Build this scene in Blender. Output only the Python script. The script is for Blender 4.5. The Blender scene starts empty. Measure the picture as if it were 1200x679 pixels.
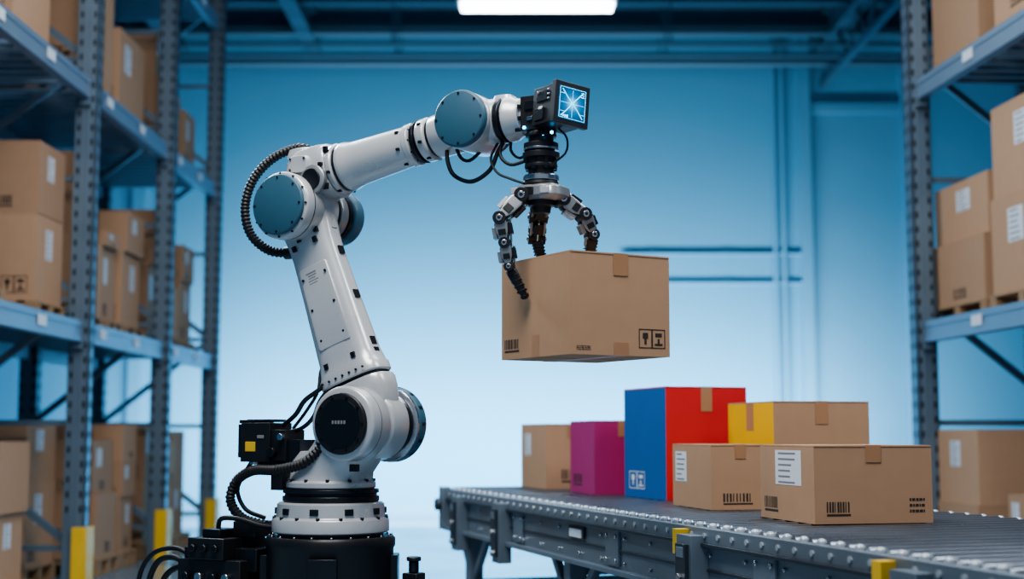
import bpy, math, random
from mathutils import Vector, Matrix
random.seed(7)
sc = bpy.context.scene
V = Vector

# ------------------------------------------------------------------ materials
def mat(name, col, rough=0.5, metal=0.0, emit=None, estr=0.0, noise=0.0, nscale=8.0, bump=0.0, spec=0.5, coat=0.0, rand=0.0):
    m = bpy.data.materials.new(name); m.use_nodes = True
    nt = m.node_tree; b = nt.nodes['Principled BSDF']
    b.inputs['Base Color'].default_value = (*col, 1)
    b.inputs['Roughness'].default_value = rough
    b.inputs['Metallic'].default_value = metal
    b.inputs['Specular IOR Level'].default_value = spec
    b.inputs['Coat Weight'].default_value = coat
    if emit:
        b.inputs['Emission Color'].default_value = (*emit, 1)
        b.inputs['Emission Strength'].default_value = estr
    tc = nt.nodes.new('ShaderNodeTexCoord')
    last = None
    if noise > 0 or bump > 0:
        n = nt.nodes.new('ShaderNodeTexNoise')
        n.inputs['Scale'].default_value = nscale
        n.inputs['Detail'].default_value = 6
        nt.links.new(tc.outputs['Object'], n.inputs['Vector'])
        if noise > 0:
            r = nt.nodes.new('ShaderNodeMapRange')
            r.inputs['To Min'].default_value = 1 - noise
            r.inputs['To Max'].default_value = 1 + noise
            nt.links.new(n.outputs['Fac'], r.inputs['Value'])
            mx = nt.nodes.new('ShaderNodeVectorMath'); mx.operation = 'SCALE'
            mx.inputs[0].default_value = col
            nt.links.new(r.outputs['Result'], mx.inputs['Scale'])
            last = mx.outputs['Vector']
            r2 = nt.nodes.new('ShaderNodeMapRange')
            r2.inputs['To Min'].default_value = max(0, rough - 0.12)
            r2.inputs['To Max'].default_value = min(1, rough + 0.12)
            nt.links.new(n.outputs['Fac'], r2.inputs['Value'])
            nt.links.new(r2.outputs['Result'], b.inputs['Roughness'])
        if bump > 0:
            bp = nt.nodes.new('ShaderNodeBump')
            bp.inputs['Strength'].default_value = bump
            bp.inputs['Distance'].default_value = 0.01
            nt.links.new(n.outputs['Fac'], bp.inputs['Height'])
            nt.links.new(bp.outputs['Normal'], b.inputs['Normal'])
    if rand > 0 and last is not None:
        oi = nt.nodes.new('ShaderNodeObjectInfo')
        r = nt.nodes.new('ShaderNodeMapRange')
        r.inputs['To Min'].default_value = 1 - rand
        r.inputs['To Max'].default_value = 1 + rand
        nt.links.new(oi.outputs['Random'], r.inputs['Value'])
        mx = nt.nodes.new('ShaderNodeVectorMath'); mx.operation = 'SCALE'
        nt.links.new(last, mx.inputs[0]); nt.links.new(r.outputs['Result'], mx.inputs['Scale'])
        last = mx.outputs['Vector']
    if last is not None:
        nt.links.new(last, b.inputs['Base Color'])
    return m

WHITE = mat('robot_white_paint', (0.56, 0.58, 0.60), 0.30, 0.22, noise=0.04, nscale=5, coat=0.35)
GREYW = mat('robot_grey_cast', (0.34, 0.36, 0.38), 0.34, 0.55, noise=0.06)
BLUEC = mat('robot_blue_cover', (0.050, 0.125, 0.185), 0.42, noise=0.05, coat=0.1, spec=0.35)
BLACK = mat('black_plastic', (0.012, 0.013, 0.016), 0.42, noise=0.15, nscale=20)
DARKM = mat('dark_metal', (0.03, 0.036, 0.045), 0.3, 0.7, noise=0.1)
RUBB = mat('rubber_cable', (0.010, 0.011, 0.014), 0.5, noise=0.1)
CHROME = mat('brushed_steel', (0.55, 0.58, 0.62), 0.25, 1.0, noise=0.08, nscale=30)
YEL = mat('safety_yellow', (0.80, 0.50, 0.04), 0.45, noise=0.08)
PRINT = mat('ink_print', (0.03, 0.025, 0.022), 0.7, noise=0.05)
LABEL = mat('paper_label', (0.70, 0.72, 0.76), 0.6, noise=0.03)
LABTX = mat('label_text_grey', (0.22, 0.22, 0.24), 0.7, noise=0.05)
CARD = mat('cardboard', (0.47, 0.285, 0.175), 0.82, noise=0.07, nscale=14, bump=0.08, spec=0.25, rand=0.10)
CARDIN = mat('cardboard_edge', (0.20, 0.11, 0.06), 0.9, noise=0.1)
TAPE = mat('packing_tape', (0.40, 0.215, 0.115), 0.35, noise=0.05, nscale=10)
CBLUE = mat('cardboard_blue', (0.006, 0.11, 0.34), 0.6, noise=0.06, spec=0.3)
CRED = mat('cardboard_red', (0.58, 0.030, 0.03), 0.6, noise=0.06, spec=0.3)
CMAG = mat('cardboard_magenta', (0.40, 0.030, 0.16), 0.6, noise=0.06, spec=0.3)
CYEL = mat('cardboard_yellow', (0.78, 0.42, 0.01), 0.6, noise=0.06, spec=0.3)
POST = mat('rack_post_steel', (0.16, 0.22, 0.28), 0.45, 0.4, noise=0.12, nscale=6)
BEAM = mat('rack_beam_blue_steel', (0.20, 0.28, 0.37), 0.42, 0.35, noise=0.1, nscale=6)
HOLESHADE = mat('hole_shade_dark', (0.015, 0.02, 0.028), 0.8, noise=0.05)  # dark colour painted in for the shade inside post holes
WOOD = mat('pallet_wood', (0.36, 0.23, 0.13), 0.85, noise=0.25, nscale=9, bump=0.2)
CONVS = mat('conveyor_steel', (0.22, 0.27, 0.32), 0.36, 0.5, noise=0.08, nscale=4)
CONVD = mat('conveyor_dark_steel', (0.05, 0.064, 0.082), 0.4, 0.5, noise=0.12, nscale=7)
ROLL = mat('roller_steel', (0.14, 0.165, 0.20), 0.3, 0.8, noise=0.02, nscale=3)
ROLLC = mat('roller_cap', (0.46, 0.51, 0.56), 0.35, 0.3, noise=0.05)
WALLM = mat('wall_blue_paint', (0.090, 0.315, 0.50), 0.75, noise=0.04, nscale=0.6, spec=0.2)
WALLP = mat('wall_blue_trim_paint', (0.078, 0.28, 0.45), 0.6, noise=0.05, nscale=2)
CEILM = mat('ceiling_blue_dark', (0.03, 0.085, 0.14), 0.8, noise=0.1, nscale=1)
TRUSS = mat('truss_blue_steel', (0.055, 0.14, 0.21), 0.5, 0.3, noise=0.1, nscale=3)
FLOORM = mat('floor_epoxy', (0.17, 0.26, 0.34), 0.15, noise=0.08, nscale=1.2, spec=0.7)
LAMPE = mat('lamp_diffuser', (0.9, 0.95, 1), 0.4, emit=(0.85, 0.95, 1.0), estr=14, noise=0.01)
LED = mat('led_cyan', (0.1, 0.6, 0.9), 0.4, emit=(0.05, 0.50, 1.0), estr=9, noise=0.01)
SCRL = mat('screen_lines', (0.3, 0.8, 1.0), 0.4, emit=(0.12, 0.62, 1.0), estr=2.8, noise=0.01)

def screen_material():
    m = bpy.data.materials.new('screen_glass'); m.use_nodes = True
    nt = m.node_tree; b = nt.nodes['Principled BSDF']
    tc = nt.nodes.new('ShaderNodeTexCoord')
    g = nt.nodes.new('ShaderNodeTexGradient'); g.gradient_type = 'SPHERICAL'
    mp = nt.nodes.new('ShaderNodeMapping'); mp.inputs['Scale'].default_value = (17, 17, 17)
    nt.links.new(tc.outputs['Object'], mp.inputs['Vector'])
    nt.links.new(mp.outputs['Vector'], g.inputs['Vector'])
    r = nt.nodes.new('ShaderNodeValToRGB')
    r.color_ramp.elements[0].color = (0.003, 0.05, 0.14, 1)
    r.color_ramp.elements[1].color = (0.15, 0.75, 1, 1)
    r.color_ramp.elements.new(0.55).color = (0.006, 0.16, 0.38, 1)
    nt.links.new(g.outputs['Fac'], r.inputs['Fac'])
    nt.links.new(r.outputs['Color'], b.inputs['Emission Color'])
    b.inputs['Emission Strength'].default_value = 1.5
    b.inputs['Base Color'].default_value = (0.005, 0.015, 0.03, 1)
    b.inputs['Roughness'].default_value = 0.35
    b.inputs['Specular IOR Level'].default_value = 0.2
    return m
SCREEN = screen_material()

# ------------------------------------------------------------------ mesh builder
class MB:
    def __init__(s):
        s.v = []; s.f = []; s.mi = []; s.mats = []; s.M = Matrix.Identity(4)
    def idx(s, m):
        if m not in s.mats: s.mats.append(m)
        return s.mats.index(m)
    def add(s, vs, fs, m):
        o = len(s.v); i = s.idx(m)
        s.v += [tuple(s.M @ V(p)) for p in vs]
        for f in fs:
            s.f.append([o + k for k in f]); s.mi.append(i)
    def box(s, c, d, m, R=None):
        c = V(c); h = V(d) / 2; vs = []
        for x in (-1, 1):
            for y in (-1, 1):
                for z in (-1, 1):
                    p = V((x * h.x, y * h.y, z * h.z))
                    if R is not None: p = R @ p
                    vs.append(c + p)
        s.add(vs, [(0, 1, 3, 2), (4, 6, 7, 5), (0, 4, 5, 1), (2, 3, 7, 6), (0, 2, 6, 4), (1, 5, 7, 3)], m)
    def bb(s, a, b, m):
        a = V(a); b = V(b); s.box((a + b) / 2, b - a, m)
    def lathe(s, p0, ax, prof, m, n=40):
        p0 = V(p0); ax = V(ax).normalized()
        t = V((0, 0, 1)) if abs(ax.z) < .9 else V((1, 0, 0))
        u = ax.cross(t).normalized(); w = ax.cross(u)
        vs = []; fs = []; k = len(prof)
        for (d, r) in prof:
            for i in range(n):
                a = 2 * math.pi * i / n
                vs.append(p0 + ax * d + u * (r * math.cos(a)) + w * (r * math.sin(a)))
        for j in range(k - 1):
            for i in range(n):
                i2 = (i + 1) % n
                fs.append((j * n + i, j * n + i2, (j + 1) * n + i2, (j + 1) * n + i))
        fs.append(tuple(range(n))[::-1]); fs.append(tuple((k - 1) * n + i for i in range(n)))
        s.add(vs, fs, m)
    def cyl(s, p0, p1, r, m, n=32, r1=None):
        p0 = V(p0); p1 = V(p1); L = (p1 - p0).length
        s.lathe(p0, p1 - p0, [(0, r), (L, r if r1 is None else r1)], m, n)
    def disc_cyl(s, p0, p1, r, m, ch=0.006, n=48):
        p0 = V(p0); p1 = V(p1); L = (p1 - p0).length
        s.lathe(p0, p1 - p0, [(0, r - ch), (ch * .35, r - ch * .3), (ch, r), (L - ch, r), (L - ch * .35, r - ch * .3), (L, r - ch)], m, n)
    def bolts(s, c, ax, R, k, r, h, m, off=0.0):
        c = V(c); ax = V(ax).normalized()
        t = V((0, 0, 1)) if abs(ax.z) < .9 else V((1, 0, 0))
        u = ax.cross(t).normalized(); w = ax.cross(u)
        for i in range(k):
            a = 2 * math.pi * i / k + off
            p = c + u * (R * math.cos(a)) + w * (R * math.sin(a))
            s.cyl(p - ax * .002, p + ax * h, r, m, 6)
    def loft(s, secs, m, n=36):
        vs = []; fs = []; k = len(secs)
        for (c, ux, uy, rx, ry, p) in secs:
            c = V(c); ux = V(ux); uy = V(uy)
            for i in range(n):
                a = 2 * math.pi * i / n + math.pi / n
                ca, sa = math.cos(a), math.sin(a)
                x = math.copysign(abs(ca) ** (2 / p), ca) * rx
                y = math.copysign(abs(sa) ** (2 / p), sa) * ry
                vs.append(c + ux * x + uy * y)
        for j in range(k - 1):
            for i in range(n):
                i2 = (i + 1) % n
                fs.append((j * n + i, j * n + i2, (j + 1) * n + i2, (j + 1) * n + i))
        fs.append(tuple(range(n))[::-1]); fs.append(tuple((k - 1) * n + i for i in range(n)))
        s.add(vs, fs, m)
    def beam(s, p0, p1, wx, wy, m, side=None):
        p0 = V(p0); p1 = V(p1); d = (p1 - p0).normalized()
        t = V(side) if side else (V((0, 0, 1)) if abs(d.z) < .9 else V((0, 1, 0)))
        u = d.cross(t).normalized(); w = u.cross(d).normalized()
        vs = [p + u * (a * wx / 2) + w * (b * wy / 2) for p in (p0, p1) for a, b in ((-1, -1), (1, -1), (1, 1), (-1, 1))]
        s.add(vs, [(3, 2, 1, 0), (4, 5, 6, 7), (0, 1, 5, 4), (1, 2, 6, 5), (2, 3, 7, 6), (3, 0, 4, 7)], m)
    def sweep(s, pts, r, m, n=10, rib=0.0, step=0.012, pitch=0.014):
        pts = [V(p) for p in pts]
        P = [pts[0] * 2 - pts[1]] + pts + [pts[-1] * 2 - pts[-2]]
        out = []
        for i in range(1, len(P) - 2):
            L = (P[i + 1] - P[i]).length
            st = (pitch / 2 if rib else step)
            k = max(2, int(L / st))
            for j in range(k):
                t = j / k
                a, b, c, d = P[i - 1], P[i], P[i + 1], P[i + 2]
                out.append(0.5 * ((2 * b) + (c - a) * t + (2 * a - 5 * b + 4 * c - d) * t * t + (3 * b - a - 3 * c + d) * t ** 3))
        out.append(pts[-1])
        tan = (out[1] - out[0]).normalized()
        u = tan.cross(V((0.3, 0.9, 0.2))).normalized()
        vs = []; fs = []
        for j, p in enumerate(out):
            if j < len(out) - 1: tan = (out[j + 1] - p).normalized()
            u = (u - tan * u.dot(tan)).normalized(); w = tan.cross(u)
            rr = r * (1 + (rib if j % 2 else -rib)) if rib else r
            for i in range(n):
                a = 2 * math.pi * i / n
                vs.append(p + u * (rr * math.cos(a)) + w * (rr * math.sin(a)))
        for j in range(len(out) - 1):
            for i in range(n):
                i2 = (i + 1) % n
                fs.append((j * n + i, j * n + i2, (j + 1) * n + i2, (j + 1) * n + i))
        fs.append(tuple(range(n))[::-1]); fs.append(tuple((len(out) - 1) * n + i for i in range(n)))
        s.add(vs, fs, m)
    def obj(s, name, loc=(0, 0, 0), rot=0.0, parent=None, bevel=0.0, seg=2, ang=40):
        me = bpy.data.meshes.new(name)
        me.from_pydata(s.v, [], s.f)
        for m in s.mats: me.materials.append(m)
        me.polygons.foreach_set('material_index', s.mi)
        me.polygons.foreach_set('use_smooth', [True] * len(s.f))
        me.set_sharp_from_angle(angle=math.radians(ang))
        me.update()
        o = bpy.data.objects.new(name, me)
        sc.collection.objects.link(o)
        o.location = loc; o.rotation_euler = (0, 0, rot)
        if parent: o.parent = parent
        if bevel > 0:
            b = o.modifiers.new('edge_bevel', 'BEVEL'); b.width = bevel; b.segments = seg
            b.limit_method = 'ANGLE'; b.angle_limit = math.radians(50); b.use_clamp_overlap = True
        return o
def empty(name, loc=(0, 0, 0), rot=0.0):
    e = bpy.data.objects.new(name, None); sc.collection.objects.link(e)
    e.location = loc; e.rotation_euler = (0, 0, rot); e.empty_display_size = .2
    return e

# ------------------------------------------------------------------ room
def slab(name, a, b, m):
    k = MB(); k.bb(a, b, m); return k.obj(name)
XL, XR, YB, ZC = -7.0, 8.0, 19.0, 6.9
slab('floor', (XL - .2, -3, -.2), (XR + .2, YB + .2, 0), FLOORM)
slab('wall_back', (XL - .2, YB, 0), (XR + .2, YB + .2, ZC), WALLM)
slab('wall_left', (XL - .2, -3, 0), (XL, YB, ZC), WALLM)
slab('wall_right', (XR, -3, 0), (XR + .2, YB, ZC), WALLM)
slab('ceiling', (XL - .2, -3, ZC), (XR + .2, YB + .2, ZC + .2), CEILM)
slab('baseboard_back', (XL, YB - .03, 0), (XR, YB, .18), WALLP)
# wall pilasters and panel rails
k = MB()
for x in (3.95, 5.35): k.bb((x, YB - .12, .18), (x + .16, YB, ZC), WALLP)
k.bb((-5.2, YB - .10, .18), (-5.0, YB, ZC), WALLP)
k.bb((4.11, YB - .08, 5.5), (5.35, YB, 5.65), WALLP)
k.bb((4.11, YB - .03, .18), (5.35, YB, 5.5), WALLP)
k.obj('trim_1', bevel=.01)
k = MB()
for z in (3.55, 3.15):
    k.cyl((1.5, YB - .05, z), (3.95, YB - .05, z), .024, WALLP, 12)
    for x in (1.9, 2.9, 3.7): k.bb((x, YB - .08, z - .03), (x + .03, YB, z + .03), WALLP)
for x in (3.6, 3.72):
    k.cyl((x, YB - .06, .2), (x, YB - .06, 6.4), .035, WALLP, 12)
k.obj('wall_conduit_pipes')
# roof structure
k = MB()
def ibeam(k, p0, p1, h, w, m):
    p0 = V(p0); p1 = V(p1)
    k.beam(p0 + V((0, 0, h / 2)), p1 + V((0, 0, h / 2)), w, .03, m)
    k.beam(p0 - V((0, 0, h / 2)), p1 - V((0, 0, h / 2)), w, .03, m)
    k.beam(p0, p1, .03, h, m)
for x in (-4.6, -2.75, 4.3, 6.3):
    ibeam(k, (x, 2, ZC - .32), (x, YB, ZC - .32), .4, .2, TRUSS)
for y in (11, 14.5, 17.3, 18.5):
    ibeam(k, (XL, y, ZC - .2), (XR, y, ZC - .2), .3, .18, TRUSS)
for x in (4.3,):
    for y0 in range(8, 18, 1):
        k.beam((x, y0, 6.4), (x, y0 + .5, 5.9), .05, .05, TRUSS); k.beam((x, y0 + .5, 5.9), (x, y0 + 1, 6.4), .05, .05, TRUSS)
    k.beam((x, 8, 5.9), (x, YB, 5.9), .08, .08, TRUSS)
k.obj('roof_truss_beams')
k = MB()
for (y, z, r) in ((18.2, 6.42, .05), (18.6, 6.12, .06), (17.8, 6.0, .035), (17.2, 5.98, .03)):
    k.cyl((XL, y, z), (XR, y, z), r, TRUSS, 12)
    for x in (-5, -1.5, 2, 5.5): k.cyl((x, y, z), (x, y, ZC), .012, TRUSS, 6)
k.obj('ceiling_service_pipes')
# hanging lamp
e = empty('hanging_light_fixture', (.22, 12, 4.86))
k = MB(); k.bb((-.70, -.13, 0), (.70, .13, .07), ROLLC); k.bb((-.5, -.06, .07), (.5, .06, .12), ROLLC)
k.obj('housing', parent=e, bevel=.01)
k = MB(); k.bb((-.67, -.115, -.035), (.67, .115, 0), LAMPE); k.obj('diffuser', parent=e, bevel=.01)
k = MB()
for x in (-.5, .5): k.cyl((x, 0, .07), (x, 0, ZC - 4.86), .006, DARKM, 8)
k.obj('suspension_rods', parent=e)

# ------------------------------------------------------------------ cardboard box
def cbox(w, l, h, loc, yaw=0, front=None, left=None, right=None, top=None, marks=(), bottom_tape=False, name='cardboard_box', tape=True, lip=True):
    """origin at nearest front-left bottom corner, x=front width, y=depth"""
    k = MB()
    C = CARD; F = front or C; L = left or C; R = right or C; T = top or C
    t = .004
    hb = h - .006
    body = [(0, 0, 0), (w, 0, 0), (w, l, 0), (0, l, 0), (0, 0, hb), (w, 0, hb), (w, l, hb), (0, l, hb)]
    k.add(body, [(0, 3, 2, 1)], C); k.add(body, [(4, 5, 6, 7)], CARDIN)
    k.add(body, [(0, 1, 5, 4)], F); k.add(body, [(2, 3, 7, 6)], F)
    k.add(body, [(0, 4, 7, 3)], L); k.add(body, [(1, 2, 6, 5)], R)
    # folded top flaps with centre seam
    g = .0015
    k.bb((.001, -.0015, hb + .0005), (w / 2 - g, l + .0015, h), T)
    k.bb((w / 2 + g, -.0015, hb + .0005), (w - .001, l + .0015, h), T)
    tw = min(.028, w * .09)
    tm = TAPE
    if tape:
        k.bb((w / 2 - tw, -.0022, h), (w / 2 + tw, l + .0022, h + .0008), tm)
        k.bb((w / 2 - tw, -.0024, h - .22 * h), (w / 2 + tw, -.0004, h + .0008), tm)
    if bottom_tape:
        k.bb((w / 2 - tw, -.0022, -.0008), (w / 2 + tw, l + .0022, 0), tm)
        k.bb((w / 2 - tw, -.0012, -.0008), (w / 2 + tw, 0, .13 * h), tm)
        k.bb((g, l / 2 - .001, -.0006), (w, l / 2 + .001, 0), CARDIN)
    frames = {'F': (V((0, 0, 0)), V((1, 0, 0)), V((0, -1, 0)), w), 'L': (V((0, l, 0)), V((0, -1, 0)), V((-1, 0, 0)), l),
              'R': (V((w, 0, 0)), V((0, 1, 0)), V((1, 0, 0)), l)}
    def q(face, a0, a1, z0, z1, m, off=.0008):
        o, u, n, W = frames[face]
        a0 *= W; a1 *= W; z0 *= h; z1 *= h
        p = [o + u * a0 + V((0, 0, z0)) + n * off, o + u * a1 + V((0, 0, z0)) + n * off, o + u * a1 + V((0, 0, z1)) + n * off, o + u * a0 + V((0, 0, z1)) + n * off]
        k.add(p, [(0, 1, 2, 3)], m)
    rnd = random.Random(int(w * 1000 + l * 777 + h * 333))
    for (kind, face, a0, a1, z0, z1) in marks:
        if kind == 'tape': q(face, a0, a1, z0, z1, tm)
        if kind == 'label':
            q(face, a0, a1, z0, z1, LABEL)
            n = 6; hz = (z1 - z0) / n
            for i in range(n):
                e1 = a1 - (a1 - a0) * (.12 + .35 * rnd.random())
                q(face, a0 + (a1 - a0) * .12, e1, z0 + hz * (i + .3), z0 + hz * (i + .6), LABTX, .0014)
        if kind == 'barcode':
            n = 9; wz = (a1 - a0) / n
            for i in range(n):
                q(face, a0 + wz * i, a0 + wz * (i + .3 + .4 * rnd.random()), z0 + (z1 - z0) * .25, z1, PRINT)
            q(face, a0, a1, z0, z0 + (z1 - z0) * .14, PRINT)
        if kind == 'text':
            n = 3; hz = (z1 - z0) / n
            for i in range(n):
                x = a0
                while x < a1:
                    e1 = min(a1, x + (a1 - a0) * (.08 + .15 * rnd.random()))
                    q(face, x, e1, z0 + hz * (i + .25), z0 + hz * (i + .7), PRINT); x = e1 + (a1 - a0) * .05
        if kind in ('fragile', 'fragile_w'):
            m = PRINT if kind == 'fragile' else LABEL
            W_ = (a1 - a0) / 2
            for j in range(2):
                b0 = a0 + j * W_; b1 = b0 + W_
                dx = W_ * .06; dz = (z1 - z0) * .05
                q(face, b0, b1, z0, z0 + dz, m); q(face, b0, b1, z1 - dz, z1, m)
                q(face, b0, b0 + dx, z0, z1, m); q(face, b1 - dx, b1, z0, z1, m)
                q(face, b0 + W_ * .42, b0 + W_ * .58, z0 + dz * 4, z0 + dz * 10, m)
                if j == 0:
                    q(face, b0 + W_ * .3, b0 + W_ * .7, z0 + dz * 10, z0 + dz * 16, m)
                else:
                    q(face, b0 + W_ * .25, b0 + W_ * .75, z0 + dz * 12, z0 + dz * 16, m); q(face, b0 + W_ * .2, b0 + W_ * .8, z0 + dz * 3, z0 + dz * 5, m)
    return k.obj(name, loc=loc, rot=math.radians(yaw), bevel=.0025)

# held box
cbox(.387, .437, .331, (.1835, 4.40, 1.351), 30, bottom_tape=True,
     marks=[('fragile', 'F', .68, .95, .08, .27), ('barcode', 'L', .05, .27, .07, .20), ('tape', 'L', .46, .56, 0, .22), ('text', 'F', .06, .2, .04, .09)])
# boxes on conveyor
ZS = .8
def cb(*a, **kw): return cbox(*a, **kw)
cb(.435, .45, .262, (1.01, 4.72, ZS), 13, marks=[('label', 'L', .30, .78, .47, .93), ('barcode', 'L', .08, .34, .10, .3), ('barcode', 'F', .10, .30, .10, .28), ('text', 'F', .8, .93, .12, .34)])
cb(.25, .45, .258, (.79, 5.60, ZS), 13, marks=[('label', 'L', .08, .38, .4, .88), ('barcode', 'F', .2, .7, .08, .25)])
cb(.41, .49, .517, (.70, 6.40, ZS), 18, left=CBLUE, right=CRED, front=CRED, top=CRED, marks=[('fragile_w', 'L', .12, .5, .08, .24)])
cb(.434, .50, .437, (1.088, 5.85, ZS), 13, left=CYEL, marks=[('tape', 'L', .42, .58, .72, 1.0)])
cb(.30, .45, .367, (.41, 7.0, ZS), 13, left=CMAG, front=CMAG, top=CMAG, marks=[('barcode', 'L', .15, .5, .1, .26)])
cb(.30, .45, .356, (.186, 7.7, ZS), 17, marks=[('label', 'L', .15, .4, .5, .85), ('barcode', 'F', .3, .8, .1, .3)])

# ------------------------------------------------------------------ conveyor
CV = empty('roller_conveyor', (-.337, 8.1, 0), math.radians(17))
LEN, W = 6.0, 1.2
k = MB()
for x0, sg in ((0, -1), (W, 1)):
    def xx(a, b):
        return (min(x0 + sg * a, x0 + sg * b), max(x0 + sg * a, x0 + sg * b))
    a, b = xx(0, .035); k.bb((a, -LEN, .735), (b, 0, .785), CONVS)
    a, b = xx(0, .050); k.bb((a, -LEN, .724), (b, 0, .736), CONVD)
    a, b = xx(0, .020); k.bb((a, -LEN, .575), (b, 0, .724), CONVS)
    a, b = xx(0, .055); k.bb((a, -LEN, .555), (b, 0, .575), CONVS)
    a, b = xx(.02, .028); k.bb((a, -LEN, .64), (b, 0, .65), CONVD)
    y = -.12
    while y > -LEN:
        p = V((x0 + sg * .02, y, .695)); k.cyl(p, p + V((sg * .010, 0, 0)), .008, CHROME, 6)
        p = V((x0 + sg * .02, y, .60)); k.cyl(p, p + V((sg * .010, 0, 0)), .008, CHROME, 6)
        y -= .26
    for y in (-1.35, -2.6, -3.9, -5.2):   # splice plates
        a, b = xx(.02, .032); k.bb((a, y - .07, .585), (b, y + .07, .722), CONVS)
        for dy in (-.05, .05):
            for z in (.605, .70):
                p = V((x0 + sg * .032, y + dy, z)); k.cyl(p, p + V((sg * .008, 0, 0)), .009, CHROME, 6)
k.obj('side_frames', parent=CV, bevel=.002)
k = MB(); kc = MB(); y = -.05
while y > -LEN:
    k.lathe((.002, y, ZS - .038), (1, 0, 0), [(0, .030), (.008, .038), (W - .012, .038), (W - .004, .030)], ROLL, 24)
    for x in (-.004, W + .004):
        kc.lathe((x, y, ZS - .016), (0, 0, 1), [(0, .015), (.008, .015), (.014, .011), (.017, .004)], ROLLC, 14)
        sg = -1 if x < 0 else 1
        kc.cyl((x + sg * .028, y, .76), (x + sg * .036, y, .76), .010, ROLLC, 6)
    y -= .104
k.obj('rollers', parent=CV); kc.obj('roller_end_caps', parent=CV)
k = MB()
k.bb((.03, -LEN, .60), (W - .03, -.02, .63), CONVD)
k.obj('under_tray', parent=CV)
k = MB()
for y in (-.35, -2.0, -3.65, -5.3):
    for x in (.03, W - .03):
        k.bb((x - .04, y - .04, .02), (x + .04, y + .04, .60), CONVS)
        k.bb((x - .08, y - .08, 0), (x + .08, y + .08, .02), CONVD)
        k.beam((x, y, .30), (x, y + .28, .56), .035, .035, CONVS); k.beam((x, y, .30), (x, y - .28, .56), .035, .035, CONVS)
    k.beam((.03, y, .28), (W - .03, y, .28), .05, .06, CONVS)
    k.beam((.03, y, .52), (W - .03, y, .52), .05, .06, CONVS)
for x in (.03, W - .03): k.beam((x, -.35, .28), (x, -5.3, .28), .04, .05, CONVS)
k.obj('support_legs', parent=CV, bevel=.003)
k = MB()
for y in (-.35, -1.15, -3.42, -4.75):
    k.bb((-.085, y - .06, .47), (-.02, y + .06, .76), CONVS)
    k.bb((-.10, y - .04, .50), (-.085, y + .04, .73), CONVD)
    k.bb((-.102, y - .03, .685), (-.10, y + .03, .72), CONVS)
    for z in (.52, .62): k.cyl((-.10, y, z), (-.112, y, z), .014, CHROME, 6)
for y in (-3.335, -4.62):
    k.bb((-.08, y - .022, .69), (-.035, y + .022, .775), YEL)
k.obj('junction_brackets', parent=CV, bevel=.004)
k = MB()
k.bb((-.07, -.02, .56), (-.02, .06, .80), CONVS); k.bb((W + .02, -.02, .56), (W + .07, .06, .80), CONVS)
k.cyl((-.02, .03, .745), (W + .02, .03, .745), .045, ROLL, 24)
k.bb((-.02, 0, .56), (W + .02, .05, .66), CONVD)
k.cyl((-.07, .02, .70), (-.10, .02, .70), .035, CONVD, 20)
k.obj('end_drum', parent=CV, bevel=.004)
k = MB()
k.bb((-.034, -2.25, .665), (-.028, -2.10, .70), LABEL); k.bb((-.030, -2.27, .66), (-.026, -2.08, .71), CONVD)
k.obj('rating_plates', parent=CV)

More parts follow.
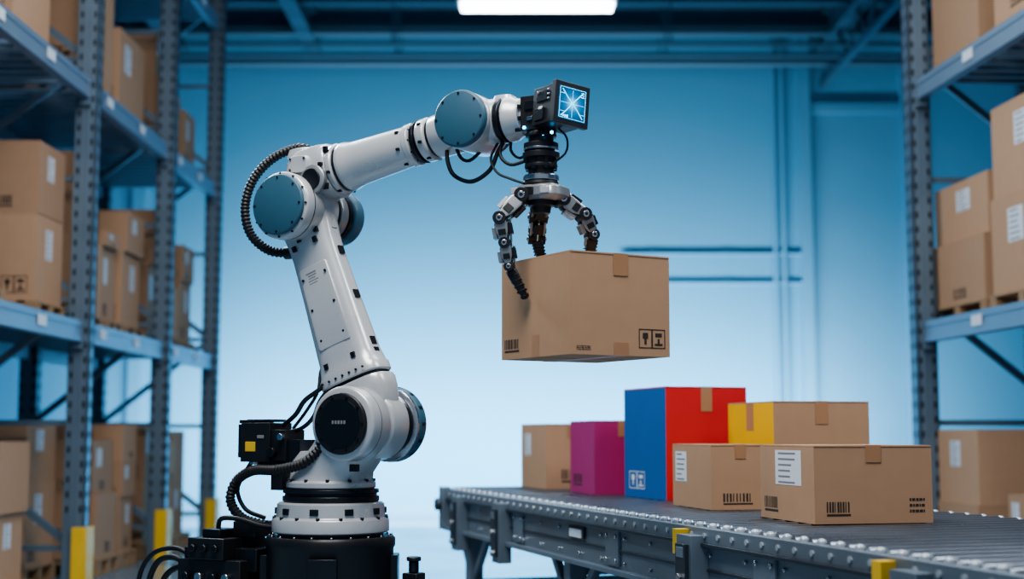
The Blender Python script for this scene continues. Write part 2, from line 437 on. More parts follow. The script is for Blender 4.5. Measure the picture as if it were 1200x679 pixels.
# ------------------------------------------------------------------ racks
def rack(loc, yaw, ys, sgn, depth=1.15, H=6.4, levels=(1.9, 3.66, 5.42)):
    E = empty('pallet_rack', loc, math.radians(yaw))
    k = MB(); hk = MB()
    pw, pl = .15, .13
    for y in ys:
        for x in (0, sgn * depth):
            k.bb((x - pw / 2, y - pl / 2, .01), (x + pw / 2, y - pl / 2 + .02, H), POST)
            k.bb((x - pw / 2, y + pl / 2 - .02, .01), (x + pw / 2, y + pl / 2, H), POST)
            k.bb((x - pw / 2, y - pl / 2, .01), (x - pw / 2 + .02, y + pl / 2, H), POST)
            k.bb((x + pw / 2 - .02, y - pl / 2, .01), (x + pw / 2, y + pl / 2, H), POST)
            for xo in (-.02, .02):
                k.bb((x + xo - .006, y - pl / 2 - .006, .01), (x + xo + .006, y - pl / 2, H), POST)
            k.bb((x - .13, y - .12, 0), (x + .13, y + .12, .012), POST)
            z = .55
            while z < H - .1:
                for xo in (-.048, .048):
                    hk.bb((x + xo - .010, y - pl / 2 - .0015, z), (x + xo + .010, y - pl / 2, z + .045), HOLESHADE)  # thin dark plate on the post face, no real opening
                fx = x - sgn * pw / 2
                for yo in (-.035, .035):
                    hk.bb((min(fx, fx - sgn * .0015), y + yo - .010, z), (max(fx, fx - sgn * .0015), y + yo + .010, z + .045), HOLESHADE)
                z += .105
        z = .3; up = True; x0, x1 = sgn * .05, sgn * (depth - .05)
        while z < H - .8:
            k.beam((x0, y, z), (x1, y, z), .04, .04, POST)
            a, b = (x0, x1) if up else (x1, x0)
            k.beam((a, y, z + .03), (b, y, z + .85), .04, .05, POST)
            z += .88; up = not up
    k.obj('uprights', parent=E, bevel=0); hk.obj('hole_shade_plates', parent=E)
    k = MB(); lb = MB()
    for i in range(len(ys) - 1):
        a, b = sorted((ys[i], ys[i + 1])); a += pl / 2; b -= pl / 2
        for z in levels:
            for x in (0, sgn * depth):
                k.bb((x - .03, a, z - .15), (x + .03, b, z), BEAM)
                o = -sgn if x == 0 else sgn
                k.bb((min(x + o * .03, x + o * .036), a, z - .045), (max(x + o * .03, x + o * .036), b, z - .004), BEAM)
                k.bb((min(x + o * .03, x + o * .036), a, z - .148), (max(x + o * .03, x + o * .036), b, z - .115), BEAM)
                for yy in (a, b - .05):
                    k.bb((x - .04, yy, z - .2), (x + .04, yy + .05, z + .03), POST)
                if x == 0:
                    for t in (.12, .55):
                        yy = a + (b - a) * t
                        lb.bb((min(-sgn * .036, -sgn * .039), yy, z - .10), (max(-sgn * .036, -sgn * .039), yy + .16, z - .03), LABEL)
            y = a + .06
            while y < b - .05:
                k.bb((min(sgn * .03, sgn * (depth - .03)), y, z - .045), (max(sgn * .03, sgn * (depth - .03)), y + .05, z - .012), BEAM)
                y += .17
    k.obj('beams_and_deck', parent=E); lb.obj('location_labels', parent=E)
    k = MB()
    for y in ys:
        x = -sgn * .09
        k.bb((min(x, x - sgn * .015), y - .09, .0), (max(x, x - sgn * .015), y + .09, .45), YEL)
        k.bb((min(x, sgn * .0), y - .10, .0), (max(x, sgn * .0), y - .085, .45), YEL)
    k.obj('post_protectors', parent=E, bevel=.004)
    return E
RXL = -3.08
rack((RXL, 0, 0), 0, (5.4, 7.7, 10.0, 12.3, 14.3), -1)
rack((2.96, 10.05, 0), 5, (0, -2.4, -4.8), 1)
rack((5.6, 15.0, 0), 5, (0, -2.3), 1)

def pallet(x0, y0, w, l, z, h=.10, yaw=0):
    k = MB()
    n = 5
    for i in range(n):
        a = i * (w - .09) / (n - 1); k.bb((a, 0, h - .02), (a + .09, l, h), WOOD)
    for j in range(3):
        b = j * (l - .08) / 2; k.bb((0, b, h - .04), (w, b + .08, h - .02), WOOD)
        for i in range(3):
            a = i * (w - .09) / 2; k.bb((a, b, .015), (a + .09, b + .08, h - .04), WOOD)
    for i in range(3):
        a = i * (w - .09) / 2; k.bb((a, 0, 0), (a + .09, l, .015), WOOD)
    k.obj('wooden_pallet', loc=(x0, y0, z), rot=math.radians(yaw), bevel=.003)
rr = random.Random(3)
def stack(x0, y0, w, l, z, hs, yaw=0, side='R', pal=.10):
    if pal: pallet(x0, y0, w, l, z, pal, yaw); z += pal
    for i, h in enumerate(hs):
        dx = rr.uniform(0, .05) if i else .01; ww = w - dx - rr.uniform(0.01, .08); ll = l - rr.uniform(.02, .07)
        mk = []
        if rr.random() < .7: a = rr.uniform(.1, .5); mk.append(('label', side, a, a + .25, .5, .85))
        if rr.random() < .7: a = rr.uniform(.05, .55); mk.append(('barcode', rr.choice('F' + side), a, a + .25, .08, .24))
        if rr.random() < .5: a = rr.uniform(.1, .6); mk.append(('text', 'F', a, a + .3, .3, .5))
        if rr.random() < .5: mk.append(('fragile', 'F', .65, .92, .08, .28))
        cbox(ww, ll, h, (x0 + dx, y0 + .01, z), yaw, marks=mk)
        z += h
def LS(y0, l, z, hs, w=.7, xr=-3.20, pal=.10): stack(xr - w, y0, w, l, z, hs, side='R', pal=pal)
z1, z2, z3 = 1.9, 3.66, 5.42
LS(9.40, .60, z1, (.60, .50)); LS(8.0, .8, z1, (.55,), w=.8)
LS(10.25, .68, z1, (.58, .62), w=.9); LS(11.05, .45, z1, (.60, .12), w=.8); LS(11.58, .6, z1, (.62, .34), w=.7)
LS(12.50, .5, z1, (.62, .5), w=.8); LS(13.05, .5, z1, (.5, .35), w=.8); LS(13.62, .5, z1, (.6, .35), w=.8)
LS(8.9, .75, z2, (.7, .5), w=.8); LS(10.25, .85, z2, (.85,), w=.8); LS(11.25, .8, z2, (.68,), w=.7)
LS(12.5, .5, z2, (.6, .4)); LS(13.05, .55, z2, (.65,), w=.8); LS(13.65, .5, z2, (.55,), w=.8)
LS(10.4, .8, z3, (.6,)); LS(12.6, .7, z3, (.6,)); LS(13.4, .6, z3, (.5,))
LS(8.9, .60, 0, (.46, .46), w=.7, pal=.13); LS(10.2, .7, 0, (.62, .45), w=.9, xr=-3.5, pal=.13)
LS(11.0, .60, 0, (.5, .42), w=.85, pal=.13); LS(11.65, .45, 0, (.45, .3, .3), w=.8, pal=.13); LS(12.45, .55, 0, (.55, .5), w=.8, pal=.13); LS(13.05, .5, 0, (.6, .3), w=.8, pal=.13); LS(13.6, .5, 0, (.5, .5), w=.8, pal=.13)
def RS(x0, y0, w, l, z, hs, pal=.10): stack(x0, y0, w, l, z, hs, yaw=5, side='L', pal=pal)
RS(3.13, 9.22, .42, .94, z1, (.44, .42)); RS(3.20, 8.2, .8, .90, z1, (.62, .60))
RS(3.14, 9.2, .9, .85, z2, (.75, .4)); RS(3.24, 8.1, .8, .9, z2, (.7,))
RS(3.06, 9.3, .80, .72, 0, (.50, .50), pal=.13); RS(3.15, 8.55, .42, .45, 0, (.30, .32), pal=.10); RS(3.6, 8.15, .6, .7, 0, (.45, .05), pal=.13)
RS(5.75, 13.3, .9, .7, 1.9, (.5, .4)); RS(5.75, 13.3, .9, .7, 0, (.6, .4), pal=.13)

# ------------------------------------------------------------------ robot
PHI = math.radians(28)
RB = V((-.64, 5.0, 0))
ROB = empty('industrial_robot_arm', RB, -PHI)
def L(x, y, z):
    dx, dy = x - RB.x, y - RB.y
    return V((math.cos(PHI) * dx - math.sin(PHI) * dy, math.sin(PHI) * dx + math.cos(PHI) * dy, z))
X_, Y_, Z_ = V((1, 0, 0)), V((0, 1, 0)), V((0, 0, 1))

k = MB()
k.lathe((0, 0, 0), Z_, [(0, .30), (.03, .30), (.035, .285), (.06, .285), (.065, .222), (.70, .222), (.71, .228), (.735, .228), (.745, .22)], BLACK, 64)
k.bolts((0, 0, .06), Z_, .255, 12, .014, .016, DARKM)
k.bolts((0, 0, .745), Z_, .213, 20, .005, .006, CHROME)
for i in range(4):
    a = i * math.pi / 2 + .5; k.box((.225 * math.cos(a), .225 * math.sin(a), .62), (.03, .10, .12), DARKM, Matrix.Rotation(a, 3, 'Z'))
k.obj('pedestal', parent=ROB, bevel=.002)
k = MB()
k.lathe((0, 0, .745), Z_, [(0, .185), (.012, .185)], DARKM, 64)
k.lathe((0, 0, .757), Z_, [(0, .20), (.004, .206), (.045, .206), (.05, .202), (.055, .192), (.10, .188), (.106, .18)], WHITE, 64)
k.bolts((0, 0, .807), Z_, .199, 16, .007, .008, DARKM)
k.lathe((0, 0, .863), Z_, [(0, .165), (.004, .17), (.02, .17), (.022, .162), (.03, .162), (.032, .17), (.045, .168)], DARKM, 64)
for i in range(10):
    a = i * 2 * math.pi / 10; k.box((.19 * math.cos(a), .19 * math.sin(a), .833), (.012, .03, .022), DARKM, Matrix.Rotation(a, 3, 'Z'))
k.obj('base_ring', parent=ROB, bevel=.0015)

k = MB()  # turret
k.lathe((0, 0, .908), Z_, [(0, .15), (.006, .158), (.022, .158), (.03, .15)], WHITE, 64)
k.bolts((0, 0, .936), Z_, .15, 12, .007, .008, DARKM)
k.loft([((0, 0, .936), X_, Y_, .145, .14, 2.2), ((.01, 0, .965), X_, Y_, .135, .13, 2.4), ((.05, -.01, 1.01), X_, Y_, .13, .12, 3), ((.10, -.02, 1.06), X_, Y_, .13, .11, 3.2), ((.13, -.03, 1.12), X_, Y_, .12, .09, 3.2)], WHITE, 48)
k.loft([((-.07, -.02, .94), X_, Y_, .06, .075, 4), ((-.07, -.02, 1.0), X_, Y_, .055, .07, 4), ((-.05, -.02, 1.04), X_, Y_, .04, .06, 4)], WHITE, 32)
k.disc_cyl((.14, -.14, 1.135), (.14, -.025, 1.135), .130, WHITE, .012)
k.lathe((.14, -.09, 1.135), Y_, [(0, .1305), (.004, .1305)], DARKM, 48)
k.lathe((.14, -.025, 1.135), Y_, [(0, .112), (.012, .112)], DARKM, 48)
k.box((.03, -.10, .985), (.05, .02, .03), DARKM); k.box((.18, -.12, .985), (.03, .02, .025), DARKM)
k.obj('turret', parent=ROB, bevel=.002)
k = MB()
k.disc_cyl((.14, -.156, 1.135), (.14, -.138, 1.135), .106, BLACK, .006)
k.lathe((.14, -.158, 1.135), Y_, [(0, .084), (.004, .086)], DARKM, 48)
k.bolts((.14, -.155, 1.135), -Y_, .094, 10, .005, .006, DARKM)
for i in range(5): k.box((.115 + i * .012, -.1585, 1.14), (.008, .001, .012), LABTX)
k.obj('shoulder_cover_black', parent=ROB)
k = MB()
k.lathe((.14, .10, 1.135), Y_, [(0, .108), (.008, .108), (.01, .118), (.022, .118), (.024, .108), (.034, .108)], DARKM, 48)
k.lathe((.14, .134, 1.135), Y_, [(0, .128), (.004, .134), (.014, .134)], CHROME, 48)
k.disc_cyl((.14, .148, 1.135), (.14, .20, 1.135), .136, BLUEC, .01)
k.bolts((.14, .20, 1.135), Y_, .12, 10, .006, .006, DARKM)
for i in range(14):
    a = i * 2 * math.pi / 14; k.box((.14 + .135 * math.cos(a), .172, 1.135 + .135 * math.sin(a)), (.012, .02, .004), DARKM, Matrix.Rotation(-a + math.pi / 2, 3, 'Y'))
k.obj('shoulder_motor_cover', parent=ROB)

# lower arm link
A = V((.14, .035, 1.135)); B = V((-.148, .02, 1.917)); d = (B - A).normalized()
P = V((d.z, 0, -d.x)); P = (P - d * P.dot(d)).normalized()
Q = Y_ - d * Y_.dot(d); Q.normalize(); LL = (B - A).length
k = MB()
def S(t, rp, rq, p=3.2, o=0): return (A + d * (LL * t) + P * o, P, Q, rp, rq, p)
k.disc_cyl((.14, -.013, 1.135), (.14, .10, 1.135), .128, WHITE, .012)
k.loft([S(-.02, .10, .06), S(.06, .124, .07), S(.12, .135, .08), S(.165, .136, .084), S(.18, .130, .08)], WHITE, 48)
k.loft([S(.175, .120, .074), S(.205, .120, .074)], DARKM, 48)
k.loft([S(.195, .124, .077), S(.20, .130, .082), S(.235, .129, .082), S(.245, .122, .078), S(.30, .114, .072), S(.42, .109, .068), S(.60, .101, .064), S(.78, .095, .061), S(.84, .097, .063), S(.90, .102, .066), S(1.0, .104, .062), S(1.05, .085, .05)], WHITE, 48)
k.loft([(A + d * (LL * .36) - Q * .066, P, Q, .066, .006, 6), (A + d * (LL * .37) - Q * .066, P, Q, .072, .0065, 6), (A + d * (LL * .72) - Q * .059, P, Q, .062, .0065, 6), (A + d * (LL * .73) - Q * .059, P, Q, .056, .005, 6)], WHITE, 32)
k.obj('lower_arm', parent=ROB, bevel=.0015)
k = MB()
R3 = Matrix((P, Q, d)).transposed()
for t, o in ((.285, .06), (.285, -.06), (.83, .045), (.83, -.05), (.87, .06), (.86, -.02)):
    k.box(A + d * (LL * t) - Q * (.070 if t < .5 else .063) + P * o, (.016, .014, .020), DARKM, R3)
for i in range(5): k.box(A + d * (LL * (.70 - i * .012)) - Q * .0665 + P * (-.012 + .003 * (i % 2)), (.045 - .008 * (i % 3), .001, .004), LABTX, R3)
for t in (.28, .33, .55, .76, .88):
    k.box(A + d * (LL * t) + P * (.114 - (t - .28) * .03), (.006, .03, .03), DARKM, R3)
for t in (.40, .54, .68):
    for o in (-.05, .05):
        c = A + d * (LL * t) - Q * .068 + P * o; k.cyl(c, c - Q * .004, .005, DARKM, 8)
for i in range(7):
    c = A + d * (LL * .218) - Q * .082 + P * (-.09 + .03 * i); k.cyl(c, c - Q * .004, .0045, DARKM, 8)
k.obj('lower_arm_fasteners', parent=ROB)

# elbow
EX, EZ = -.148, 1.917
k = MB()
k.disc_cyl((EX, -.13, EZ), (EX, -.02, EZ), .122, WHITE, .010)
k.lathe((EX, -.085, EZ), Y_, [(0, .1225), (.004, .1225)], DARKM, 48)
k.lathe((EX, -.02, EZ), Y_, [(0, .105), (.015, .105)], DARKM, 48)
k.disc_cyl((EX, -.008, EZ), (EX, .085, EZ), .112, WHITE, .01)
k.lathe((EX, .085, EZ), Y_, [(0, .09), (.01, .09), (.011, .10), (.022, .10), (.023, .088), (.035, .088)], DARKM, 48)
k.disc_cyl((EX, .118, EZ), (EX, .165, EZ), .100, GREYW, .008)
k.lathe((EX, .165, EZ), Y_, [(0, .088), (.01, .088), (.012, .096), (.03, .096), (.032, .088), (.04, .088)], DARKM, 48)
k.disc_cyl((EX, .203, EZ), (EX, .262, EZ), .105, BLUEC, .01)
k.bolts((EX, -.13, EZ), -Y_, .115, 12, .004, .004, DARKM)
k.obj('elbow_joint', parent=ROB)
k = MB()
k.disc_cyl((EX, -.147, EZ), (EX, -.128, EZ), .110, BLUEC, .006)
k.bolts((EX, -.146, EZ), -Y_, .098, 8, .004, .004, DARKM)
k.obj('elbow_cover_blue', parent=ROB)
FA = V((-.05, .03, 2.05)); FB = V((.56, .03, 2.165)); f = (FB - FA).normalized(); FL = (FB - FA).length
FP = V((-f.z, 0, f.x))
k = MB()  # elbow housing
k.loft([((EX + .005, .03, EZ + .02), X_, Y_, .09, .088, 3.5), ((EX + .02, .03, EZ + .08), X_, Y_, .105, .095, 3.5), ((EX + .055, .03, EZ + .135), V((.97, 0, .2)), Y_, .115, .098, 3.6), ((EX + .05, .03, EZ + .185), V((.97, 0, .2)), Y_, .105, .092, 3.6), ((EX + .045, .03, EZ + .215), V((.97, 0, .2)), Y_, .08, .075, 3.6)], WHITE, 48)
k.loft([(FA - f * .13, Y_, FP, .06, .056, 4), (FA - f * .12, Y_, FP, .072, .068, 4), (FA - f * .02, Y_, FP, .092, .092, 3.5), (FA + f * .035, Y_, FP, .096, .098, 3), (FA + f * .045, Y_, FP, .09, .09, 3)], WHITE, 48)
k.loft([(V((-.11, -.06, 2.07)), X_, Z_, .045, .035, 4), (V((-.11, -.082, 2.07)), X_, Z_, .04, .03, 4)], WHITE, 24)
k.lathe((-.05, -.055, 2.01), -Y_, [(0, .055), (.02, .055), (.024, .05)], GREYW, 32)
k.lathe((-.05, -.079, 2.01), -Y_, [(0, .04), (.006, .038)], DARKM, 32)
k.loft([((-.16, .03, 2.11), X_, Y_, .05, .06, 5), ((-.155, .03, 2.14), X_, Y_, .045, .055, 5), ((-.15, .03, 2.147), X_, Y_, .035, .045, 5)], WHITE, 24)
k.obj('elbow_housing', parent=ROB, bevel=.0015)
k = MB()
for c in ((-.02, -.066, 2.06), (.0, -.056, 1.985), (-.165, -.064, 2.02), (-.09, -.068, 1.985), (-.01, -.05, 2.12)): k.box(c, (.018, .012, .024), DARKM)
k.box((-.005, -.072, 2.03), (.01, .004, .05), GREYW)
for c in ((-.14, -.083, 2.09), (-.08, -.083, 2.09), (-.14, -.083, 2.05)): k.cyl(c, V(c) - Y_ * .004, .005, DARKM, 8)
k.obj('elbow_housing_details', parent=ROB, bevel=.002)
# forearm
def lf(k, prof, m, n=48): k.lathe(FA, f, prof, m, n)
k = MB()
lf(k, [(.045, .088), (.05, .094), (.065, .094), (.07, .089)], WHITE)
lf(k, [(.07, .084), (.082, .084)], DARKM)
lf(k, [(.082, .086), (.088, .090), (.10, .089), (.12, .083), (.16, .080), (.34, .073), (.36, .072), (.365, .077), (.385, .077), (.39, .071)], WHITE)
lf(k, [(.39, .065), (.397, .065), (.398, .077), (.412, .077), (.413, .065), (.42, .065)], DARKM)
lf(k, [(.42, .074), (.425, .078), (.452, .078), (.457, .072)], WHITE)
lf(k, [(.457, .068), (.468, .068)], DARKM)
lf(k, [(.468, .072), (.475, .077), (.56, .080)], WHITE)
k.bolts(FA + f * .385, f, .070, 10, .004, .006, DARKM)
k.obj('forearm', parent=ROB, bevel=.001)
k = MB()
for s_, rf in ((.345, .0735), (.44, .078), (.058, .094)):
    for a in (-2.2, -1.2, -.3, .6):
        c = FA + f * s_ - Y_ * (rf * math.cos(a)) + FP * (rf * math.sin(a)); k.box(c, (.014, .010, .010), DARKM)
k.obj('forearm_fasteners', parent=ROB, bevel=.001)
# wrist
WX, WZ = .585, 2.157
k = MB()
k.disc_cyl((WX, -.092, WZ), (WX, .085, WZ), .098, WHITE, .010)
k.lathe((WX, .085, WZ), Y_, [(0, .085), (.01, .085), (.012, .09), (.03, .088)], DARKM, 40)
wp = V((WX + .03, .0, WZ)); we = V((.80, .0, 2.165)); wd = (we - wp).normalized()
k.lathe(wp, wd, [(0, .080), (.05, .079), (.07, .075)], WHITE, 40)
k.lathe(wp, wd, [(.07, .068), (.075, .078), (.09, .078), (.095, .068), (.10, .068)], DARKM, 40)
k.lathe(wp, wd, [(.10, .074), (.104, .078), (.125, .076), (.14, .066), (.16, .064)], WHITE, 40)
k.loft([(wp + wd * .155, Y_, Z_, .045, .058, 4), (wp + wd * .20, Y_, Z_, .05, .06, 4)], WHITE, 24)
k.bolts(wp + wd * .125, wd, .067, 10, .004, .006, DARKM)
k.loft([((.70, 0, 2.22), X_, Y_, .04, .04, 4), ((.70, 0, 2.243), X_, Y_, .032, .032, 4)], WHITE, 20)
for z in (2.19, 2.15, 2.11): k.box((.775, -.052, z), (.02, .008, .012), DARKM)
k.obj('wrist_joint', parent=ROB, bevel=.0012)
k = MB()
k.disc_cyl((WX, -.122, WZ), (WX, -.09, WZ), .098, BLUEC, .008)
k.bolts((WX, -.121, WZ), -Y_, .086, 8, .004, .004, DARKM)
k.obj('wrist_cover_blue', parent=ROB)
# tool flange + column (vertical)
cx, cy = .835, 0.0
k = MB()
k.box((cx - .01, cy, 2.165), (.085, .10, .115), BLACK)
k.box((cx - .01, cy - .052, 2.19), (.05, .008, .03), DARKM); k.box((cx - .015, cy - .054, 2.145), (.02, .008, .012), CHROME)
k.lathe((cx, cy, 2.108), -Z_, [(0, .046), (.012, .052), (.02, .052), (.022, .042), (.04, .042), (.042, .058), (.058, .058), (.060, .046), (.072, .046), (.074, .062), (.092, .062), (.095, .050), (.112, .048), (.114, .055), (.124, .055), (.126, .044), (.16, .042)], BLACK, 36)
k.lathe((cx, cy, 2.05), -Z_, [(0, .0585), (.006, .0595), (.008, .0585)], CHROME, 36)
k.lathe((cx, cy, 1.958), -Z_, [(0, .056), (.004, .060), (.018, .060), (.022, .054)], CHROME, 36)
k.bolts((cx, cy, 2.026), -Z_, .056, 10, .004, .004, CHROME)
for i in range(8):
    a = i * math.pi / 4; k.box((cx + .050 * math.cos(a), cy + .050 * math.sin(a), 2.0), (.008, .014, .05), DARKM, Matrix.Rotation(a, 3, 'Z'))
k.obj('tool_column', parent=ROB, bevel=.0012)
# display unit
DM = Matrix.Translation((.925, -.045, 2.168)) @ Matrix.Rotation(math.radians(62), 4, 'Z') @ Matrix.Rotation(math.radians(5), 4, 'Y')
k = MB(); k.M = DM
k.box((0, 0.005, 0), (.125, .115, .125), BLACK)
k.box((0, -.06, 0), (.138, .022, .140), BLACK)
k.box((-.0635, .01, .03), (.006, .06, .035), DARKM); k.box((-.0645, .02, -.03), (.006, .05, .04), DARKM)
for z in (.045, .03, .015): k.box((-.067, -.03, z), (.003, .012, .006), CHROME)
k.box((-.067, .012, -.01), (.003, .02, .010), LABEL); k.box((-.067, .03, .045), (.003, .014, .010), CHROME)
k.box((0, .0, .066), (.08, .06, .012), DARKM)
k.obj('display_housing', parent=ROB, bevel=.006, seg=3)
k = MB()
k.bb((-.055, -.001, -.055), (.055, .001, .055), SCREEN)
so = k.obj('display_screen', parent=ROB); so.matrix_local = DM @ Matrix.Translation((0, -.0715, 0))
k = MB(); k.M = DM @ Matrix.Translation((0, -.0735, 0))
def pl(pts, r=.0008, m=SCRL): k.sweep([(a, 0, b) for a, b in pts], r, m, 6, step=.006)
pl([(-.042, .045), (-.022, .022), (-.004, .002), (-.020, -.022), (-.042, -.044)], .0011)
pl([(.042, .045), (.020, .022), (.004, .002), (.022, -.020), (.042, -.044)], .0011)
pl([(-.046, .0), (.046, .0)], .0004); pl([(0, -.046), (0, .046)], .0004)
pl([(-.051, -.051), (.051, -.051)], .0005); pl([(.051, -.051), (.051, .051)], .0005); pl([(.051, .051), (-.051, .051)], .0005); pl([(-.051, .051), (-.051, -.051)], .0005)
for z in (-.03, .03): pl([(-.048, z), (-.03, z)], .0005); pl([(.048, z), (.03, z)], .0005)
for i in range(4): k.box((-.042 + i * .008, 0, -.044), (.005, .001, .003 + .002 * i), SCRL)
for i in range(3): k.box((.04, 0, .043 - i * .007), (.012, .001, .0015), SCRL)
k.obj('display_graphics', parent=ROB)
k = MB()
for c in ((.86, -.035, 2.092), (.90, -.05, 2.09), (.80, -.055, 2.115)): k.lathe(c, V((.3, -1, -.3)), [(0, .0055), (.004, .0055), (.006, .002)], LED, 14)
k.obj('status_leds', parent=ROB)

# gripper
def seg(k, p0, p1, w0, w1, t, m, side=(0, 1, 0)):
    p0 = V(p0); p1 = V(p1); dd = (p1 - p0).normalized(); s_ = V(side); s_ = (s_ - dd * s_.dot(dd)).normalized(); u = dd.cross(s_)
    Ls = (p1 - p0).length
    k.loft([(p0, u, s_, w0 * .7, t * .8, 6), (p0 + dd * Ls * .12, u, s_, w0, t, 6), (p0 + dd * Ls * .8, u, s_, w1, t * .9, 6), (p1, u, s_, w1 * .75, t * .7, 6)], m, 20)
k = MB()
k.lathe((cx, cy, 1.945), -Z_, [(0, .04), (.01, .058), (.02, .060), (.03, .045)], BLACK, 30)
k.loft([((cx, cy, 1.922), X_, Y_, .070, .055, 4), ((cx, cy, 1.912), X_, Y_, .088, .066, 4), ((cx, cy, 1.884), X_, Y_, .092, .068, 4), ((cx, cy, 1.872), X_, Y_, .070, .055, 4)], GREYW, 36)
k.lathe((cx, cy, 1.875), -Z_, [(0, .048), (.02, .046), (.022, .034), (.045, .030)], BLACK, 28)
k.bolts((cx, cy, 1.918), Z_, .05, 8, .006, .008, DARKM)
k.box((cx - .02, cy - .068, 1.898), (.05, .012, .026), BLACK); k.box((cx + .045, cy - .064, 1.898), (.03, .012, .022), WHITE)
k.box((cx - .065, cy - .064, 1.902), (.025, .012, .022), WHITE)
k.box((cx, cy + .06, 1.898), (.05, .03, .03), BLACK)
k.obj('gripper_palm', parent=ROB, bevel=.0015)
def finger(name, pts, side):
    k = MB(); pts = [L(*p) for p in pts]; side = L(*(RB + V(side)))
    side.normalize()
    n = len(pts)
    for i in range(n - 1):
        a, b = pts[i], pts[i + 1]
        last = i == n - 2
        w = .031 - .0033 * i
        dd = (b - a).normalized(); u = dd.cross(side).normalized()
        R = Matrix((u, side, dd)).transposed()
        ln = (b - a).length; mid = (a + b) / 2
        if last:
            seg(k, a + dd * .008, b - dd * .008, w * .85, w * .62, .018, BLACK, side)
            for j in range(4): k.box(a + dd * (ln * (.3 + .16 * j)), (w * 1.6, .038, .004), RUBB, R)
            k.box(a + dd * ln * .3 - u * w * .7, (.008, .026, ln * .4), GREYW, R)
        else:
            k.box(mid, (w * 1.1, .028, ln * .80), BLACK, R)
            for sg in (-1, 1):   # angular cheek plates
                o = side * (sg * (.024 - .0015 * i))
                k.loft([(a + dd * .004 + o, u, side, w * .50, .004, 8), (a + dd * ln * .25 + o, u, side, w * .80, .005, 8), (a + dd * ln * .55 + o, u, side, w * .72, .005, 8), (b - dd * .006 + o, u, side, w * .34, .004, 8)], GREYW, 16)
                k.box(mid + o + side * sg * .006 + dd * ln * .08, (w * .9, .004, ln * .24), BLACK, R)
            k.box(mid - u * w * .95 + dd * ln * .05, (.014, .034, ln * .45), GREYW if i else WHITE, R)
            k.box(mid + u * w * .95 - dd * ln * .05, (.014, .030, ln * .45), BLACK, R)
            k.cyl(a + u * (w * 1.1) + dd * .01, b + u * (w * .75), .0038, CHROME, 10)
    for i, p in enumerate(pts[:-1]):
        r = .025 - .0028 * i; hw = .034 - .0024 * i
        k.cyl(p - side * hw, p + side * hw, r, BLACK, 24)
        k.cyl(p - side * (hw + .003), p + side * (hw + .003), r * .5, CHROME, 20)
        k.cyl(p - side * (hw + .005), p + side * (hw + .005), r * .25, BLACK, 12)
    a, b = pts[-2], pts[-1]; dd = (b - a).normalized()
    k.lathe(b - dd * .012, dd, [(0, .015), (.008, .015), (.014, .010), (.016, .003)], RUBB, 20)
    k.obj(name, parent=ROB, bevel=.0015)
finger('finger_left', [(.035, 4.58, 1.885), (-.038, 4.562, 1.806), (-.022, 4.570, 1.725), (-.008, 4.580, 1.648), (.045, 4.603, 1.548)], (.15, 1, 0))
finger('finger_right', [(.162, 4.62, 1.880), (.238, 4.635, 1.830), (.268, 4.66, 1.765), (.262, 4.69, 1.700)], (-.3, 1, 0))
finger('finger_rear', [(.10, 4.67, 1.885), (.09, 4.75, 1.840), (.085, 4.785, 1.770), (.10, 4.78, 1.700)], (1, .1, 0))

# cables
k = MB()
k.sweep([(-.10, .02, 2.13), (-.17, .0, 2.15), (-.27, -.02, 2.115), (-.35, -.03, 2.04), (-.385, -.03, 1.94), (-.365, -.02, 1.84), (-.29, .0, 1.775), (-.20, .03, 1.765)], .0165, RUBB, 12, rib=.13)
k.lathe((-.09, .02, 2.125), V((-1, 0, .25)), [(0, .024), (.03, .024), (.035, .02)], BLACK, 20)
k.lathe((-.23, .02, 1.765), V((1, 0, 0)), [(0, .024), (.06, .024)], BLACK, 20)
k.obj('corrugated_hose_elbow', parent=ROB)
k = MB()
k.sweep([(.05, -.12, 1.06), (-.02, -.14, 1.0), (-.14, -.13, .975), (-.27, -.10, .97), (-.36, -.08, .93), (-.385, -.08, .86), (-.33, -.08, .80), (-.24, -.06, .775)], .017, RUBB, 12, rib=.13)
k.lathe((.06, -.115, 1.075), V((-.8, -.1, -.6)), [(0, .024), (.03, .024)], BLACK, 20)
k.obj('corrugated_hose_base', parent=ROB)
k = MB()
k.sweep([(.47, .0, 2.09), (.478, -.01, 2.04), (.51, -.02, 1.985), (.585, -.03, 1.955), (.65, -.02, 1.99), (.675, -.01, 2.05), (.70, 0, 2.10)], .0075, RUBB, 10)
k.sweep([(.50, .0, 2.10), (.52, .01, 2.05), (.56, .0, 2.035), (.60, .0, 2.06)], .006, RUBB, 10)
k.sweep([(.70, -.01, 2.11), (.69, -.02, 2.04), (.735, -.03, 2.0), (.79, -.02, 2.01)], .006, RUBB, 10)
k.sweep([(.72, .01, 2.11), (.71, .02, 2.06), (.745, .02, 2.03), (.80, .0, 2.05)], .005, RUBB, 10)
k.sweep([(.91, -.03, 2.11), (.945, -.03, 2.07), (.94, -.03, 2.02), (.885, -.03, 1.985)], .0035, RUBB, 8)
k.sweep([(.68, .0, 2.10), (.66, -.03, 2.03), (.69, -.04, 1.975), (.74, -.04, 1.95), (.79, -.04, 1.93)], .0045, RUBB, 8)
k.sweep([(.0, .0, 1.34), (-.02, -.03, 1.27), (-.09, -.04, 1.22), (-.13, -.04, 1.17), (-.20, -.02, 1.13)], .009, RUBB, 10)
k.sweep([(.03, -.02, 1.29), (-.03, -.03, 1.22), (-.06, -.03, 1.16), (-.12, -.02, 1.12), (-.22, 0, 1.10)], .008, RUBB, 10)
k.sweep([(-.02, .02, 1.40), (-.05, .0, 1.33), (-.05, -.02, 1.25), (-.10, -.02, 1.18), (-.17, 0, 1.12)], .006, RUBB, 10)
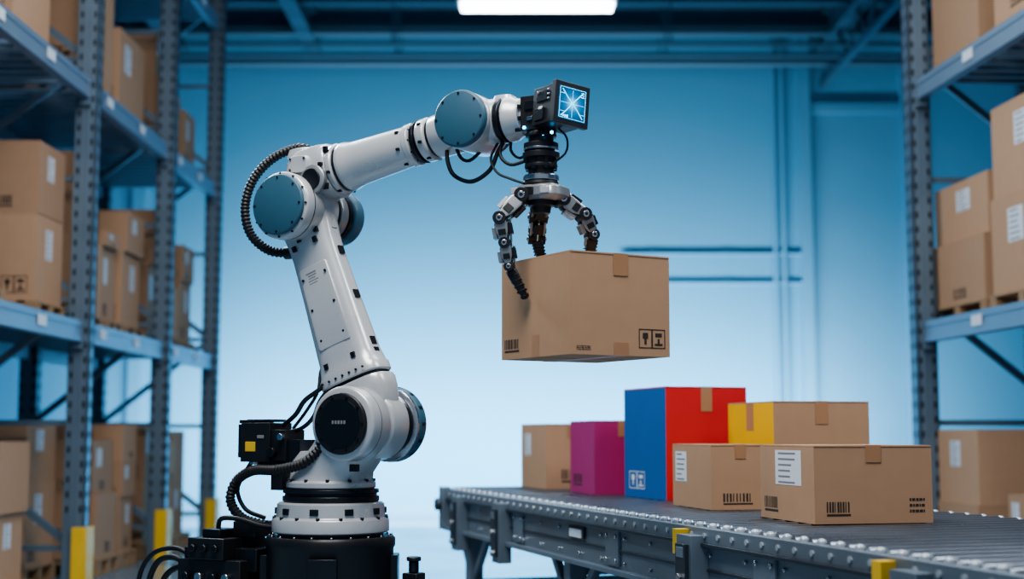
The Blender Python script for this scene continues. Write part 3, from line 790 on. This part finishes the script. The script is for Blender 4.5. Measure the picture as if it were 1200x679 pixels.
k.sweep([(-.30, -.05, 1.02), (-.33, -.06, .97), (-.37, -.06, .90), (-.34, -.05, .83), (-.26, -.04, .80)], .008, RUBB, 10)
k.obj('signal_cables', parent=ROB)
# motor / controller box left of turret
k = MB()
k.box((-.275, -.02, 1.07), (.13, .13, .14), BLACK); k.box((-.345, -.02, 1.075), (.03, .11, .12), DARKM)
k.box((-.185, -.02, 1.06), (.08, .11, .11), BLACK)
k.box((-.13, -.02, 1.04), (.08, .09, .08), DARKM)
k.box((-.275, -.02, 1.148), (.10, .10, .01), DARKM)
for i in range(6): k.box((-.35 + .012 * i, -.02, 1.145), (.004, .12, .012), BLACK)
k.box((-.295, -.0865, 1.055), (.045, .003, .035), YEL)
k.box((-.25, -.0865, 1.09), (.03, .003, .012), LABTX)
k.cyl((-.20, -.075, 1.035), (-.20, -.095, 1.035), .018, DARKM, 20)
k.cyl((-.16, -.075, 1.09), (-.16, -.095, 1.09), .012, CHROME, 16)
k.cyl((-.30, -.05, .99), (-.30, -.05, 1.01), .02, CHROME, 20)
k.box((-.22, -.01, .985), (.16, .06, .03), DARKM); k.box((-.20, -.03, .94), (.05, .05, .08), BLACK)
k.obj('drive_motor_box', parent=ROB, bevel=.004)
# floor-standing connector block beside the pedestal
k = MB()
k.bb((-.52, -.20, 0), (-.24, .05, .66), BLACK); k.bb((-.46, -.22, .66), (-.30, .02, .735), BLACK)
k.bb((-.30, -.16, .62), (-.20, .0, .70), DARKM); k.bb((-.53, -.18, .30), (-.52, .02, .60), DARKM)
k.bb((-.42, -.19, .735), (-.34, -.09, .765), DARKM); k.bb((-.34, -.12, .735), (-.24, .0, .79), BLACK)
k.bb((-.50, -.19, .66), (-.46, -.10, .70), DARKM)
for i in range(4): k.cyl((-.47 + i * .06, -.20, .60), (-.47 + i * .06, -.225, .60), .016, CHROME if i % 2 else DARKM, 16)
for i in range(3): k.cyl((-.43 + i * .05, -.22, .70), (-.43 + i * .05, -.235, .70), .013, DARKM, 16)
k.bb((-.50, -.212, .50), (-.44, -.20, .55), YEL)
k.bb((.26, .06, 0), (.32, .12, .62), BLACK); k.cyl((.29, .09, .62), (.29, .09, .66), .018, DARKM, 16); k.cyl((.29, .09, .66), (.29, .09, .675), .026, BLACK, 16)
k.bb((.20, .07, .52), (.27, .11, .56), DARKM)
k.obj('connector_block', parent=ROB, bevel=.004)
k = MB()
k.sweep([(-.50, -.16, .63), (-.56, -.18, .66), (-.64, -.18, .63), (-.70, -.16, .5), (-.72, -.14, .2), (-.74, -.12, .02)], .011, RUBB, 10)
k.sweep([(-.50, -.10, .60), (-.58, -.12, .62), (-.66, -.12, .56), (-.69, -.10, .4), (-.70, -.08, .02)], .011, RUBB, 10)
k.sweep([(-.50, -.14, .66), (-.57, -.16, .69), (-.68, -.16, .66), (-.76, -.14, .55), (-.79, -.12, .3), (-.80, -.10, .02)], .009, RUBB, 10)
k.sweep([(-.38, -.15, .75), (-.36, -.16, .80), (-.28, -.15, .80), (-.22, -.12, .78), (-.18, -.08, .77)], .009, RUBB, 10)
k.obj('floor_cables', parent=ROB)

# ------------------------------------------------------------------ lights
def area(name, loc, target, sx, sy, power, col):
    l = bpy.data.lights.new(name, 'AREA'); l.shape = 'RECTANGLE'; l.size = sx; l.size_y = sy; l.energy = power; l.color = col
    o = bpy.data.objects.new(name, l); sc.collection.objects.link(o); o.location = loc
    o.rotation_euler = (V(target) - V(loc)).to_track_quat('-Z', 'Y').to_euler()
    return o
area('ceiling_light_front', (-.6, 2.8, 5.2), (-.1, 5, 1.2), 2.2, 2.0, 235, (1, .97, .94))
area('ceiling_light_right', (3.2, 4.2, 5.0), (1.0, 5.4, .9), 1.6, 1.6, 105, (.95, .97, 1))
area('ceiling_light_mid', (.0, 7.6, 6.2), (0, 7.9, 0), 5, 3, 230, (.84, .92, 1))
area('added_wall_wash_low', (0.0, 16.7, .7), (0.0, YB, 1.0), 9, .5, 950, (.88, .94, 1))  # added lamp without fixture, brightens the lower back wall
area('rim_light_left', (-2.3, 7.5, 4.2), (-.4, 5, 1.6), 1.2, 1.2, 120, (.75, .9, 1))
w = bpy.data.worlds.new('world'); sc.world = w; w.use_nodes = True
w.node_tree.nodes['Background'].inputs[0].default_value = (.54, .69, .88, 1)
w.node_tree.nodes['Background'].inputs[1].default_value = .40
sc.view_settings.look = 'AgX - Medium High Contrast'

# ------------------------------------------------------------------ camera
cd = bpy.data.cameras.new('camera'); cam = bpy.data.objects.new('camera', cd); sc.collection.objects.link(cam)
cd.sensor_width = 36; cd.lens = 49.2
cam.location = (0, 0, 1.1); cam.rotation_euler = (math.radians(90 + 5.9), 0, 0)
cd.dof.use_dof = True; cd.dof.focus_distance = 4.85; cd.dof.aperture_fstop = 1.5
sc.camera = cam
